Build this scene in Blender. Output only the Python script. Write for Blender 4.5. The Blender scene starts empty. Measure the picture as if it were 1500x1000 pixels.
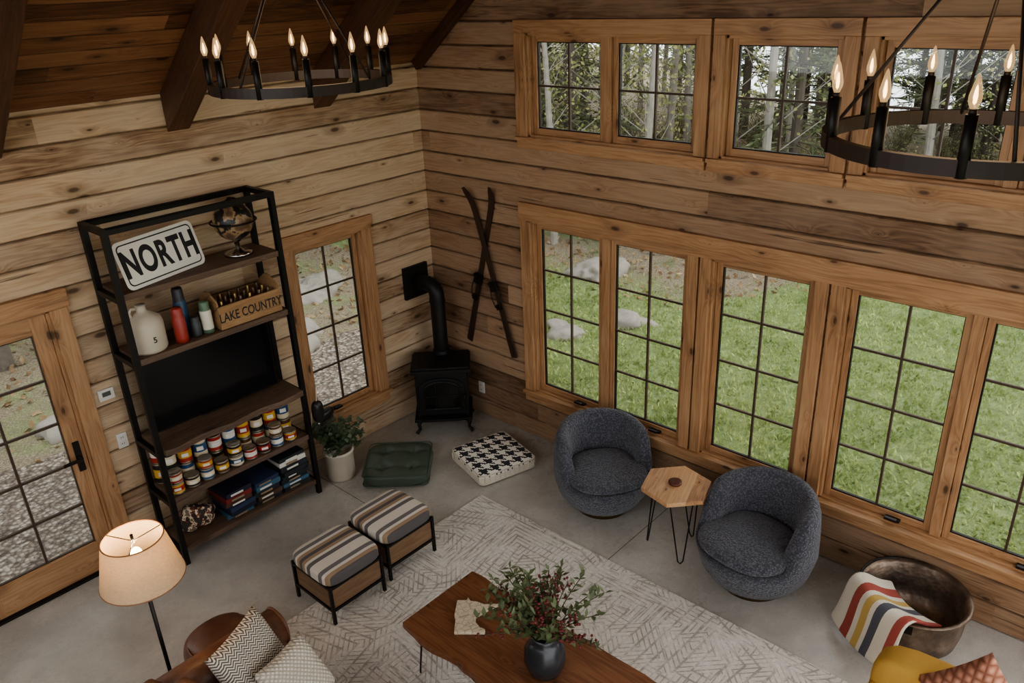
import bpy, bmesh, math, random
import numpy as np
from mathutils import Matrix, Vector, noise
random.seed(7); np.random.seed(7)
SC=bpy.context.scene
COL=SC.collection
def S(r,g,b,a=1,ds=.13):
    m_=(r*.3+g*.59+b*.11); r,g,b=[v+(m_-v)*ds for v in(r,g,b)]
    f=lambda c:(c/255/12.92) if c/255<=0.04045 else ((c/255+0.055)/1.055)**2.4
    return (f(r),f(g),f(b),a)
# ------------------------------------------------------------ node helper
class G:
    def __init__(s,name):
        s.mat=bpy.data.materials.new(name); s.mat.use_nodes=True; s.nt=s.mat.node_tree; s.nt.nodes.clear()
        s.out=s.nt.nodes.new("ShaderNodeOutputMaterial")
    def put(s,sock,v):
        if isinstance(v,bpy.types.NodeSocket): s.nt.links.new(v,sock)
        elif v is not None:
            try: sock.default_value=v
            except Exception:
                sock.default_value=(v,v,v) if len(sock.default_value)==3 else (v,v,v,1)
    def n(s,t,ins=None,**p):
        nd=s.nt.nodes.new("ShaderNode"+t)
        for k,v in p.items(): setattr(nd,k,v)
        for k,v in (ins or {}).items(): s.put(nd.inputs[k],v)
        return nd
    def m(s,op,a,b=None,c=None,clamp=False):
        nd=s.nt.nodes.new("ShaderNodeMath"); nd.operation=op; nd.use_clamp=clamp
        s.put(nd.inputs[0],a)
        if b is not None: s.put(nd.inputs[1],b)
        if c is not None: s.put(nd.inputs[2],c)
        return nd.outputs[0]
    def xyz(s,kind="Object"):
        tc=s.n("TexCoord"); sp=s.n("SeparateXYZ",{0:tc.outputs[kind]}); return sp.outputs[0],sp.outputs[1],sp.outputs[2],tc.outputs[kind]
    def vec(s,a,b,c): return s.n("CombineXYZ",{0:a,1:b,2:c}).outputs[0]
    def noise(s,v,scale,detail=3,rough=.55,dist=0.,col=False):
        nd=s.n("TexNoise",{"Vector":v,"Scale":scale,"Detail":detail,"Roughness":rough,"Distortion":dist}); return nd.outputs["Color" if col else "Fac"]
    def ramp(s,f,stops,interp='LINEAR'):
        nd=s.n("ValToRGB",{0:f}); cr=nd.color_ramp; cr.interpolation=interp
        while len(cr.elements)<len(stops): cr.elements.new(0.5)
        for e,(p,c) in zip(cr.elements,stops):
            e.position=p; e.color=c if not isinstance(c,(int,float)) else (c,c,c,1)
        return nd.outputs[0]
    def mix(s,f,a,b,mode='MIX'):
        nd=s.nt.nodes.new("ShaderNodeMix"); nd.data_type='RGBA'; nd.blend_type=mode
        s.put(nd.inputs[0],f); s.put(nd.inputs[6],a); s.put(nd.inputs[7],b); return nd.outputs[2]
    def bsdf(s,col,rough=.6,metal=0,bump=None,bstr=.3,bdist=.01,**kw):
        b=s.n("BsdfPrincipled",{"Base Color":col,"Roughness":rough,"Metallic":metal})
        for k,v in kw.items(): s.put(b.inputs[k.replace("_"," ")],v)
        if bump is not None:
            bp=s.n("Bump",{"Height":bump,"Strength":bstr,"Distance":bdist}); s.nt.links.new(bp.outputs[0],b.inputs["Normal"])
        s.nt.links.new(b.outputs[0],s.out.inputs[0]); return s.mat
_pc={}
def plain(name,col,rough=.6,metal=0,nz=.12,scale=30,bstr=.15,**kw):
    if name in _pc: return _pc[name]
    g=G(name); x,y,z,v=g.xyz(); n=g.noise(v,scale,4)
    c=g.mix(g.m('MULTIPLY',n,nz*2,clamp=True),col,tuple(k*.45 for k in col[:3])+(1,))
    _pc[name]=g.bsdf(c,rough,metal,n,bstr,.003,**kw); return _pc[name]
def wood(name,axis,dark,mid,light,bh=None,vax=2,blen=4.2,knots=1.,rough=.6,gs=1.,seam=.0,checks=.5,gray=None,kscale=1.,ring=.14):
    g=G(name); x,y,z,v=g.xyz(); c=[x,y,z]; L=c[axis]; V=c[vax]; U=c[[i for i in range(3) if i not in(axis,vax)][0]]
    if bh:
        idv=g.m('FLOOR',g.m('DIVIDE',V,bh)); r0=g.n("TexWhiteNoise",{"W":idv},noise_dimensions='1D').outputs[0]
        id2=g.m('FLOOR',g.m('DIVIDE',g.m('ADD',L,g.m('MULTIPLY',r0,9.)),blen))
        bid=g.m('ADD',g.m('MULTIPLY',idv,17.3),g.m('MULTIPLY',id2,3.7))
        rnd=g.n("TexWhiteNoise",{"W":bid},noise_dimensions='1D').outputs[0]
    else: rnd=g.m('ADD',0.5,0.)
    off=g.m('MULTIPLY',rnd,37.)
    Lo=g.m('ADD',L,off)
    kv=g.vec(g.m('MULTIPLY',Lo,1.9*kscale),g.m('ADD',g.m('MULTIPLY',g.m('ADD',V,g.m('MULTIPLY',U,.7)),4.6*kscale),off),0.)
    vo=g.n("TexVoronoi",{"Vector":kv,"Scale":1.0,"Randomness":1.},feature='F1',voronoi_dimensions='2D'); d=vo.outputs["Distance"]
    sz=g.m('MULTIPLY',g.m('SUBTRACT',g.n("SeparateColor",{0:vo.outputs["Color"]}).outputs[0],.35,clamp=True),.15)
    kn=g.m('SUBTRACT',1.,g.m('DIVIDE',d,g.m('ADD',sz,.008)),clamp=True)
    halo=g.m('SUBTRACT',1.,g.m('DIVIDE',d,g.m('ADD',g.m('MULTIPLY',sz,3.2),.02)),clamp=True)
    bend=g.m('POWER',g.m('SUBTRACT',1.,d,clamp=True),8.)
    gv=g.vec(g.m('MULTIPLY',Lo,.45*gs),g.m('ADD',g.m('MULTIPLY',V,6.*gs),g.m('MULTIPLY',bend,.5)),g.m('MULTIPLY',U,6.*gs))
    n1=g.noise(gv,1.6,3,.5,.25)
    rings=g.m('MULTIPLY_ADD',g.m('SINE',g.m('MULTIPLY',g.m('ADD',n1,g.m('MULTIPLY',bend,.18)),60.)),.5,.5)
    fv=g.vec(g.m('MULTIPLY',Lo,3.*gs),g.m('MULTIPLY',V,80.*gs),g.m('MULTIPLY',U,80.*gs))
    n2=g.noise(fv,1.,5,.65)
    big=g.noise(g.vec(Lo,g.m('MULTIPLY',V,2.),U),1.3,4,.6)
    t=g.m('ADD',g.m('ADD',g.m('MULTIPLY',rings,ring),g.m('MULTIPLY',n2,.44)),g.m('ADD',g.m('MULTIPLY',n1,.25),g.m('MULTIPLY',g.m('SUBTRACT',rnd,.38),.42)))
    t=g.m('ADD',t,g.m('MULTIPLY',g.m('SUBTRACT',big,.5),.55))
    col=g.ramp(t,[(.12,dark),(.44,mid),(.82,light)])
    if gray: col=g.mix(g.m('MULTIPLY',g.ramp(big,[(.4,0.),(.65,1.)]),.4),col,gray)
    kd=tuple(k*.38 for k in dark[:3])+(1,)
    col=g.mix(g.m('MULTIPLY',halo,.65*min(knots,1)),col,dark)
    col=g.mix(g.m('MULTIPLY',g.m('MULTIPLY',kn,2.2*knots,clamp=True),.8),col,kd)
    ck=g.noise(g.vec(g.m('MULTIPLY',Lo,.8),g.m('MULTIPLY',V,24.),g.m('MULTIPLY',U,4.)),1.,4,.5)
    ckm=g.ramp(ck,[(.30,1.),(.335,0.)])
    col=g.mix(g.m('MULTIPLY',ckm,checks),col,kd)
    hgt=g.m('SUBTRACT',g.m('MULTIPLY',n2,.4),g.m('MULTIPLY',ckm,.6))
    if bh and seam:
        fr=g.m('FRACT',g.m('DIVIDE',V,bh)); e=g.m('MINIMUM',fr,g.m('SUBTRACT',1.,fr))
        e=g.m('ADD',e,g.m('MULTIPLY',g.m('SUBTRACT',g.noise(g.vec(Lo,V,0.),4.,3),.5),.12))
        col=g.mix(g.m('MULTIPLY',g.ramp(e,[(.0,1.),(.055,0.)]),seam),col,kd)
    return g.bsdf(col,rough,0,hgt,.5,.006)
# ------------------------------------------------------------ mesh builder
class MB:
    def __init__(s): s.v=[];s.f=[];s.mi=[];s.sm=[];s.T=Matrix()
    def add(s,vs,fs,m=0,sm=False):
        o=len(s.v); s.v+=[tuple(s.T@Vector(p)) for p in vs]
        s.f+=[tuple(i+o for i in q) for q in fs]; s.mi+=[m]*len(fs); s.sm+=[sm]*len(fs)
    def box(s,c,d,m=0,R=None):
        vs=[Vector((a*d[0]/2,b*d[1]/2,e*d[2]/2)) for e in(-1,1) for b in(-1,1) for a in(-1,1)]
        if R is not None: vs=[R@p for p in vs]
        vs=[p+Vector(c) for p in vs]
        s.add(vs,[(0,2,3,1),(4,5,7,6),(0,1,5,4),(2,6,7,3),(0,4,6,2),(1,3,7,5)],m)
    def bx(s,x0,x1,y0,y1,z0,z1,m=0): s.box(((x0+x1)/2,(y0+y1)/2,(z0+z1)/2),(abs(x1-x0),abs(y1-y0),abs(z1-z0)),m)
    def cyl(s,p,q,r,r2=None,m=0,n=20,cap=True,sm=True):
        p=Vector(p);q=Vector(q);r2=r if r2 is None else r2; d=(q-p).normalized(); a=d.orthogonal().normalized(); b=d.cross(a)
        vs=[];
        for c,rr in((p,r),(q,r2)):
            for i in range(n):
                t=2*math.pi*i/n; vs.append(c+a*math.cos(t)*rr+b*math.sin(t)*rr)
        s.add(vs,[(i,(i+1)%n,n+(i+1)%n,n+i) for i in range(n)],m,sm)
        if cap: s.add(vs,[tuple(range(n))[::-1],tuple(range(n,2*n))],m)
    def lathe(s,pr,c=(0,0,0),m=0,n=32,sm=True,R=None):
        vs=[];k=len(pr)
        for i in range(n):
            t=2*math.pi*i/n
            for r,z in pr:
                p=Vector((r*math.cos(t),r*math.sin(t),z)); p=(R@p if R is not None else p); vs.append(p+Vector(c))
        s.add(vs,[(i*k+j,((i+1)%n)*k+j,((i+1)%n)*k+j+1,i*k+j+1) for i in range(n) for j in range(k-1)],m,sm)
    def tube(s,pts,r,m=0,n=8,closed=False):
        P=[Vector(p) for p in pts];N=len(P);vs=[];pa=None
        for i in range(N):
            d=(P[(i+1)%N]-P[i-1]) if (closed or 0<i<N-1) else (P[1]-P[0] if i==0 else P[-1]-P[-2])
            d.normalize()
            a=d.orthogonal().normalized() if pa is None else (pa-d*pa.dot(d)).normalized()
            pa=a;b=d.cross(a)
            rr=r[i] if isinstance(r,(list,tuple)) else r
            for j in range(n):
                t=2*math.pi*j/n; vs.append(P[i]+a*math.cos(t)*rr+b*math.sin(t)*rr)
        K=N if closed else N-1
        s.add(vs,[(i*n+j,i*n+(j+1)%n,((i+1)%N)*n+(j+1)%n,((i+1)%N)*n+j) for i in range(K) for j in range(n)],m,True)
        if not closed: s.add(vs,[tuple(range(n))[::-1],tuple(range((N-1)*n,N*n))],m)
    def blob(s,c,d,e=4.,n=10,m=0,R=None,fn=None):
        bm=bmesh.new(); bmesh.ops.create_cube(bm,size=2); bmesh.ops.subdivide_edges(bm,edges=bm.edges[:],cuts=n,use_grid_fill=True)
        vs=[]
        for v in bm.verts:
            p=v.co.copy(); l=(abs(p.x)**e+abs(p.y)**e+abs(p.z)**e)**(1/e); p/=l
            p=Vector((p.x*d[0]/2,p.y*d[1]/2,p.z*d[2]/2))
            if fn: p=fn(p)
            if R is not None: p=R@p
            vs.append(p+Vector(c))
        s.add(vs,[tuple(v.index for v in f.verts) for f in bm.faces],m,True); bm.free()
    def pillow(s,c,w,h,t,R=None,m=0,n=16):
        vs=[];fs=[]
        for side in(1,-1):
            o=len(vs)
            for i in range(n+1):
                for j in range(n+1):
                    u=i/n*2-1;v=j/n*2-1
                    a=max(0,(1-u**4))**.5*max(0,(1-v**4))**.5
                    x=u*w/2*(1-.07*(1-v*v)*abs(u)**3);y=v*h/2*(1-.07*(1-u*u)*abs(v)**3)
                    p=Vector((x,y,side*t/2*a)); p=R@p if R is not None else p
                    vs.append(p+Vector(c))
            for i in range(n):
                for j in range(n):
                    q=(o+i*(n+1)+j,o+(i+1)*(n+1)+j,o+(i+1)*(n+1)+j+1,o+i*(n+1)+j+1); fs.append(q if side==1 else q[::-1])
        s.add(vs,fs,m,True)
    def prism(s,pts,z0,z1,m=0,R=None,c=(0,0,0)):
        n=len(pts); vs=[Vector((p[0],p[1],z)) for z in(z0,z1) for p in pts]
        if R is not None: vs=[R@p for p in vs]
        vs=[p+Vector(c) for p in vs]
        s.add(vs,[tuple(range(n))[::-1],tuple(range(n,2*n))]+[(i,(i+1)%n,n+(i+1)%n,n+i) for i in range(n)],m)
    def obj(s,name,mats,loc=(0,0,0),rz=0,bevel=0,parent=None,sub=0,seg=2,mw=None,sc=1.):
        me=bpy.data.meshes.new(name); me.from_pydata(s.v,[],s.f); me.update()
        for m in mats: me.materials.append(m)
        me.polygons.foreach_set("material_index",s.mi); me.polygons.foreach_set("use_smooth",s.sm)
        o=bpy.data.objects.new(name,me); COL.objects.link(o); o.location=loc; o.rotation_euler=(0,0,rz); o.scale=(sc,sc,sc)
        if mw is not None: o.matrix_world=mw
        if parent: o.parent=parent
        bm=bmesh.new();bm.from_mesh(me);bmesh.ops.remove_doubles(bm,verts=bm.verts,dist=1e-5);bmesh.ops.recalc_face_normals(bm,faces=bm.faces);bm.to_mesh(me);bm.free()
        if bevel:
            b=o.modifiers.new("b",'BEVEL');b.width=bevel;b.segments=seg;b.limit_method='ANGLE';b.angle_limit=math.radians(40)
        if sub:
            b=o.modifiers.new("s",'SUBSURF');b.levels=sub;b.render_levels=sub
        return o
def text(body,size,mat,parent,M,ext=.001,spacing=1.0,sx=1.0,name="lettering",bold=.012):
    cu=bpy.data.curves.new(name,'FONT'); cu.body=body; cu.size=size; cu.extrude=ext; cu.align_x='CENTER'; cu.align_y='CENTER'; cu.space_character=spacing; cu.offset=size*bold
    cu.materials.append(mat); o=bpy.data.objects.new(name,cu); COL.objects.link(o); o.parent=parent; o.matrix_local=M@Matrix.Diagonal((sx,1,1,1)); return o
RX=lambda a:Matrix.Rotation(math.radians(a),3,'X'); RY=lambda a:Matrix.Rotation(math.radians(a),3,'Y'); RZ=lambda a:Matrix.Rotation(math.radians(a),3,'Z')
# ------------------------------------------------------------ materials
BH=.187
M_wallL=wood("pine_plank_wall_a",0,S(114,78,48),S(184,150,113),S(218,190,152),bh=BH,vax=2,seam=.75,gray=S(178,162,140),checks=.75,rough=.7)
M_wallR=wood("pine_plank_wall_shaded",1,S(88,58,36),S(148,111,80),S(184,148,112),bh=BH,vax=2,seam=.75,gray=S(144,122,100),checks=.75,rough=.7)  # darker copy of the plank pine: backlit shade of right wall painted in
tr=(S(106,68,38),S(170,124,82),S(200,158,115))
M_trX=wood("pine_trim_x",0,*tr,knots=.9,checks=.15,rough=.5)
M_trY=wood("pine_trim_y",1,*tr,knots=.9,checks=.15,rough=.5,vax=2)
M_trZ=wood("pine_trim_z",2,*tr,knots=.9,checks=.15,rough=.5,vax=1)
M_trZx=wood("pine_trim_zx",2,*tr,knots=.9,checks=.15,rough=.5,vax=0)
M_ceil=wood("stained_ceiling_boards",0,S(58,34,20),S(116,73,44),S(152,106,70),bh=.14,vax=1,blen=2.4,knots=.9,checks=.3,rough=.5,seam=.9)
M_raft=wood("stained_beam",1,S(42,25,16),S(80,50,32),S(112,75,48),knots=.6,checks=.6,rough=.5,vax=0)
M_walnut=wood("dark_shelf_board",0,S(50,36,27),S(94,71,54),S(130,103,81),knots=.5,rough=.6,vax=1,gs=1.5)
M_table=wood("walnut_slab",1,S(66,37,22),S(118,71,44),S(150,98,63),knots=.5,rough=.32,vax=0,gs=1.2,checks=.3,ring=.2)
M_crate=wood("crate_wood",0,S(90,61,36),S(156,116,74),S(184,146,102),knots=.4,rough=.7,vax=2,gs=2)
M_boxw=wood("ottoman_wood",0,S(70,47,30),S(126,95,67),S(156,121,89),knots=.8,rough=.6,vax=2,gs=1.6,kscale=1.6)
M_boxw2=wood("ottoman_wood_side",1,S(70,47,30),S(126,95,67),S(156,121,89),knots=.8,rough=.6,vax=2,gs=1.6,kscale=1.6)
M_hex=wood("hex_top_wood",0,S(126,82,48),S(194,144,98),S(220,177,132),bh=.12,vax=1,knots=.9,rough=.4,gs=1.4,checks=.2,kscale=2.)
M_black=plain("black_metal",S(38,34,31),.45,.5,nz=.3,scale=12)
M_iron=plain("cast_iron",S(34,32,31),.5,.3,nz=.3,scale=60,bstr=.3)
M_bronze=plain("window_muntin_bronze",S(78,60,46),.5,.1)
M_hw=plain("window_hardware",S(40,34,30),.4,.4)
M_white=plain("white_plastic",S(225,220,210),.4)
def glassm():
    g=G("window_glass"); t=g.n("BsdfTransparent",{"Color":(.97,.98,.97,1)}); gl=g.n("BsdfGlossy",{"Color":(1,1,1,1),"Roughness":.02})
    fr=g.n("Fresnel",{"IOR":1.35}); mx=g.n("MixShader",{0:g.m('MULTIPLY',fr.outputs[0],.8),1:t.outputs[0],2:gl.outputs[0]}); g.nt.links.new(mx.outputs[0],g.out.inputs[0]); return g.mat
M_glass=glassm()
def concrete():
    g=G("polished_concrete"); x,y,z,v=g.xyz()
    n=g.noise(v,1.1,6,.6,.4); n2=g.noise(v,7.,5,.65); sp=g.n("TexVoronoi",{"Vector":v,"Scale":55.}).outputs["Distance"]
    c=g.ramp(n,[(.3,S(162,156,147)),(.52,S(188,182,172)),(.72,S(206,200,190))])
    c=g.mix(g.m('MULTIPLY',g.ramp(n2,[(.4,0.),(.7,1.)]),.35),c,S(136,130,122))
    c=g.mix(g.m('MULTIPLY',g.ramp(sp,[(.12,1.),(.2,0.)]),.35),c,S(96,92,86))
    j=g.m('MINIMUM',g.m('ABSOLUTE',g.m('ADD',x,1.75)),g.m('ABSOLUTE',g.m('ADD',y,2.9)))
    j=g.m('LESS_THAN',j,.004); c=g.mix(g.m('MULTIPLY',j,.8),c,S(76,72,68))
    return g.bsdf(c,g.ramp(n2,[(.3,.22),(.8,.38)]),0,n2,.05,.004)
M_floor=concrete()
def rugm():
    g=G("distressed_rug"); x,y,z,v=g.xyz()
    def cells(vec,sc,fr,wd):
        vo=g.n("TexVoronoi",{"Vector":vec,"Scale":sc,"Randomness":.85},feature='F1',distance='MANHATTAN',voronoi_dimensions='2D')
        return g.m('LESS_THAN',g.m('PINGPONG',vo.outputs["Distance"],fr),wd),vo
    a,vo=cells(v,2.7,.066,.019)
    v2=g.vec(g.m('MULTIPLY',g.m('ADD',x,y),.7071),g.m('MULTIPLY',g.m('SUBTRACT',x,y),.7071),0.)
    b,vo2=cells(v2,2.3,.06,.016)
    pick=g.m('GREATER_THAN',g.n("SeparateColor",{0:vo.outputs["Color"]}).outputs[1],.5)
    st=g.m('ADD',g.m('MULTIPLY',a,pick),g.m('MULTIPLY',b,g.m('SUBTRACT',1.,pick)))
    e1=g.n("TexVoronoi",{"Vector":v2,"Scale":1.3,"Randomness":.9},feature='DISTANCE_TO_EDGE',voronoi_dimensions='2D').outputs[0]
    st=g.m('MAXIMUM',st,g.m('LESS_THAN',g.m('PINGPONG',e1,.05),.010))
    n=g.noise(v,4.5,6,.75); f=g.noise(v,45.,4,.7)
    wear=g.ramp(g.m('ADD',n,g.m('MULTIPLY',f,.8)),[(.77,.0),(1.02,1.)])
    k=g.m('MULTIPLY',st,wear)
    c=g.ramp(f,[(.3,S(208,201,190)),(.7,S(238,232,222))])
    c=g.mix(g.m('MULTIPLY',k,.70),c,S(132,124,115))
    c=g.mix(g.m('MULTIPLY',g.ramp(n,[(.42,0.),(.7,1.)]),.25),c,S(156,147,136))
    return g.bsdf(c,.95,0,g.m('SUBTRACT',f,g.m('MULTIPLY',k,1.)),.6,.006)
M_rug=rugm()
# ------------------------------------------------------------ room shell
SL=.775; EZ=3.40; RY0=-3.46; RID=EZ+3.46*SL
def courses(mb,axis,a0,a1,z0,z1,openings,depth,topfn=None,thick=.15,mat=0):
    k=int(math.floor(z0/BH))
    while k*BH<z1-1e-4:
        c0=max(k*BH,z0); c1=min((k+1)*BH,z1); A0,A1=a0,a1
        if topfn: 
            A0,A1=topfn(c0,a0,a1)
            if A1-A0<.05: k+=1; continue
        cuts=sorted(set([c0,c1]+[zz for o in openings for zz in(o[2],o[3]) if c0<zz<c1]))
        for s0,s1 in zip(cuts[:-1],cuts[1:]):
            mid=(s0+s1)/2; iv=[(A0,A1)]
            for o in openings:
                if o[2]<=mid<=o[3]:
                    nv=[]
                    for p,q in iv:
                        if o[1]<=p or o[0]>=q: nv.append((p,q))
                        else:
                            if o[0]>p: nv.append((p,o[0]))
                            if o[1]<q: nv.append((o[1],q))
                    iv=nv
            lo=k*BH;hi=lo+BH
            def dep(z):
                t=min(z-lo,hi-z); return .016*max(0,1-t/.012)
            zs=sorted(set([s0,s1]+[zz for zz in(lo+.012,hi-.012) if s0<zz<s1]))
            for p,q in iv:
                prof=[(dep(z),z) for z in zs]; ring=prof+[(thick,s1),(thick,s0)]
                vs=[]
                for a in(p,q):
                    for d,z in ring: vs.append((a,d,z) if axis=='x' else (d,a,z))
                n=len(ring)
                mb.add(vs,[tuple(range(n)),tuple(range(n,2*n))[::-1]]+[(i,(i+1)%n,n+(i+1)%n,n+i) for i in range(n)],mat)
        k+=1
winY=[(-2.87,-1.32),(-3.83,-3.05),(-5.60,-4.02)]
lowZ=(.50,2.14); upZ=(2.85,3.65)
opR=[(a,b,*lowZ) for a,b in winY]+[(a,b,*upZ) for a,b in winY]
opL=[(-1.56,-.83,.41,2.05),(-5.3,-3.45,-1,2.12)]
mb=MB(); courses(mb,'x',-6.95,0,0,EZ+.02,opL,0); mb.obj("wall_back",[M_wallL])
def topf(z,a,b):
    if z<=EZ: return a,b
    d=(z-EZ)/SL; return max(a,-6.92+d),min(b,-d)
mb=MB(); courses(mb,'y',-6.92,.15,0,RID,opR,0,topf); mb.obj("wall_right",[M_wallR])
mb=MB(); mb.bx(-7.1,-6.96,-6.92,.15,0,2.62); mb.obj("fill_blocker_wall",[M_wallR])  # unseen half-height wall, added to cut fill light from the open side
mb=MB(); mb.bx(-7.1,.15,-7.6,.15,-.12,0); mb.obj("floor",[M_floor])
th=math.atan(SL); Lr=3.46/math.cos(th)
def slopeM(x0):
    ey=Vector((0,-math.cos(th),math.sin(th))); ex=Vector((1,0,0)); ez=Vector((0,math.sin(th),math.cos(th)))
    return Matrix(((ex.x,ey.x,ez.x,x0),(ex.y,ey.y,ez.y,0),(ex.z,ey.z,ez.z,EZ),(0,0,0,1)))
MIR=Matrix.Translation((0,-6.92,0))@Matrix.Diagonal((1,-1,1,1))
cl=bpy.data.objects.new("ceiling",None); COL.objects.link(cl)
for side in(0,1):  # second pass: mirrored slope out of view, added to cut sky fill
    mb=MB(); s=-.25
    while s<Lr:
        e=min(s+.14,Lr); mb.bx(-7.0,.14,s+.002,e-.002,0,.03); s+=.14
    mb.bx(-7.0,.14,-.25,Lr,.03,.12)
    o=mb.obj("roof_slope",[M_ceil],bevel=.003,seg=1); o.matrix_world=(MIR if side else Matrix())@slopeM(0); o.parent=cl
for side in(0,1):
  for xc in(-1.055,-2.30,-3.54,-4.78,-6.02):
    mb=MB(); dn=-.21; w=.17; t=math.tan(th)
    side_=[(.006,0),(Lr,0),(Lr,dn),(.006+dn*t,dn)]
    vs=[(xx,a,b) for xx in(-w/2,w/2) for a,b in side_]
    mb.add(vs,[(0,1,2,3),(7,6,5,4),(0,4,5,1),(1,5,6,2),(2,6,7,3),(3,7,4,0)])
    mb.obj("ceiling_beam",[M_raft],mw=(MIR if side else Matrix())@slopeM(xc),bevel=.008)
mb=MB(); mb.bx(-.07,-.001,.02,Lr,-.09,0); mb.obj("trim_6",[M_raft],mw=slopeM(0),bevel=.004)
mb=MB(); mb.bx(-6.9,0,-3.56,-3.36,RID-.40,RID-.05); mb.obj("ridge_beam",[M_raft],bevel=.008)
# ---- windows
def window(name,axis,p0,p1,z0,z1,sashes,rows,cols=2):
    mb=MB()
    def B(a0,a1,d0,d1,zz0,zz1,m):
        if axis=='y': mb.bx(d0,d1,a0,a1,zz0,zz1,m)
        else: mb.bx(a0,a1,d0,d1,zz0,zz1,m)
    J=.022
    B(p0,p0+J,.0,.14,z0,z1,1);B(p1-J,p1,.0,.14,z0,z1,1);B(p0,p1,.0,.14,z1-J,z1,0);B(p0,p1,.0,.14,z0,z0+J,0)
    for a,b in sashes:
        a+=.003;b-=.003;f=.042;zz0=z0+J;zz1=z1-J
        B(a,a+f,.045,.095,zz0,zz1,1);B(b-f,b,.045,.095,zz0,zz1,1)
        B(a+f,b-f,.045,.095,zz1-f,zz1,0);B(a+f,b-f,.045,.095,zz0,zz0+f*1.15,0)
        g=.008;A=a+f;Bb=b-f;Z0=zz0+f*1.15;Z1=zz1-f
        for q in((A,A+g,Z0,Z1),(Bb-g,Bb,Z0,Z1),(A,Bb,Z0,Z0+g),(A,Bb,Z1-g,Z1)): B(q[0],q[1],.06,.085,q[2],q[3],4)
        B(A,Bb,.069,.073,Z0,Z1,3)
        for i in range(1,cols):
            t=A+(Bb-A)*i/cols; B(t-.0075,t+.0075,.060,.084,Z0,Z1,2)
        for i in range(1,rows):
            t=Z0+(Z1-Z0)*i/rows; B(A,Bb,.062,.082,t-.0075,t+.0075,2)
        if z0<2:
            t=A+(Bb-A)*.3; B(t-.05,t+.05,.01,.05,z0+J,z0+J+.018,4); B(t-.035,t+.045,-.015,.012,z0+J+.012,z0+J+.03,4)
    for (a,b),(c,d) in zip(sashes[:-1],sashes[1:]): B(b,c,.02,.12,z0+J,z1-J,1)
    h=M_trY if axis=='y' else M_trX; v=M_trZ if axis=='y' else M_trZx
    return mb.obj(name,[h,v,M_bronze,M_glass,M_hw],bevel=.003,seg=1)
i=1
for (a,b) in winY:
    for zz,rows in((lowZ,4),(upZ,2)):
        if b-a>1.2:
            mid=(a+b)/2+.005; sh=[(a+.022,mid-.035),(mid+.035,b-.022)]
        else: sh=[(a+.022,b-.022)]
        window("window_%d"%i,'y',a,b,zz[0],zz[1],sh,rows); i+=1
window("window_%d"%i,'x',-1.56,-.83,.41,2.05,[(-1.538,-.852)],4)
def trim(boxes,name,axis='y'):
    mb=MB()
    for a0,a1,z0,z1,m,t in boxes:
        if axis=='y': mb.bx(-t,.03,a0,a1,z0,z1,m)
        else: mb.bx(a0,a1,-t,.03,z0,z1,m)
    mb.obj(name,[M_trY,M_trZ] if axis=='y' else [M_trX,M_trZx],bevel=.004)
z0,z1=lowZ
tb=[(-5.72,-1.205,z1,z1+.165,0,.038),(-5.72,-1.205,z0-.015,z0+.01,0,.06),(-5.70,-1.215,z0-.10,z0-.015,0,.032)]
tb+=[(-1.325,-1.215,z0+.01,z1,1,.032),(-2.955,-2.865,z0+.01,z1,1,.032),(-3.055,-2.970,z0+.01,z1,1,.032),(-3.92,-3.825,z0+.01,z1,1,.032),(-4.025,-3.935,z0+.01,z1,1,.032),(-5.71,-5.595,z0+.01,z1,1,.032)]
trim(tb,"trim_1")
z0,z1=upZ; tb=[]
for a,b,c,d in((-2.955,-1.215,-2.865,-1.325),(-3.92,-2.975,-3.825,-3.055),(-5.71,-3.94,-5.595,-4.025)):
    tb+=[(a,b,z1,z1+.10,0,.036),(a-.0,b,z0-.02,z0+.008,0,.055),(a,b,z0-.085,z0-.02,0,.03),(a,c,z0+.008,z1,1,.032),(d,b,z0+.008,z1,1,.032)]
trim(tb,"trim_2")
trim([(-1.69,-.70,2.05,2.17,0,.036),(-1.67,-1.555,.42,2.05,1,.03),(-.835,-.72,.42,2.05,1,.03),(-1.69,-.70,.39,.42,0,.06),(-1.67,-.72,.30,.39,0,.03)],"trim_3",'x')
trim([(-5.45,-3.32,2.12,2.25,0,.036),(-3.455,-3.335,0,2.12,1,.03),(-5.42,-5.30,0,2.12,1,.03)],"trim_4",'x')
def door(name,x0,x1,hs):
    mb=MB(); st=.105; Y0,Y1=.02,.065
    mb.bx(x0,x0+st,Y0,Y1,.02,2.10,1);mb.bx(x1-st,x1,Y0,Y1,.02,2.10,1);mb.bx(x0+st,x1-st,Y0,Y1,1.97,2.10,0);mb.bx(x0+st,x1-st,Y0,Y1,.02,.27,0)
    A,B,Z0,Z1=x0+st,x1-st,.27,1.97
    mb.bx(A,B,.04,.044,Z0,Z1,3)
    for q in((A,A+.010,Z0,Z1),(B-.010,B,Z0,Z1),(A,B,Z0,Z0+.010),(A,B,Z1-.010,Z1)): mb.bx(q[0],q[1],.03,.055,q[2],q[3],2)
    t=(A+B)/2; mb.bx(t-.008,t+.008,.028,.057,Z0,Z1,2)
    for i in range(1,5):
        z=Z0+(Z1-Z0)*i/5; mb.bx(A,B,.03,.056,z-.008,z+.008,2)
    hx=x1-.05 if hs>0 else x0+.05
    mb.bx(hx-.022,hx+.022,.005,.02,.88,1.12,4); mb.cyl((hx,.01,1.0),(hx,-.05,1.0),.01,m=4); mb.bx(hx-.13 if hs>0 else hx,hx if hs>0 else hx+.13,-.06,-.042,.988,1.012,4)
    mb.obj(name,[M_trX,M_trZx,M_bronze,M_glass,M_hw],bevel=.003,seg=1)
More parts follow.
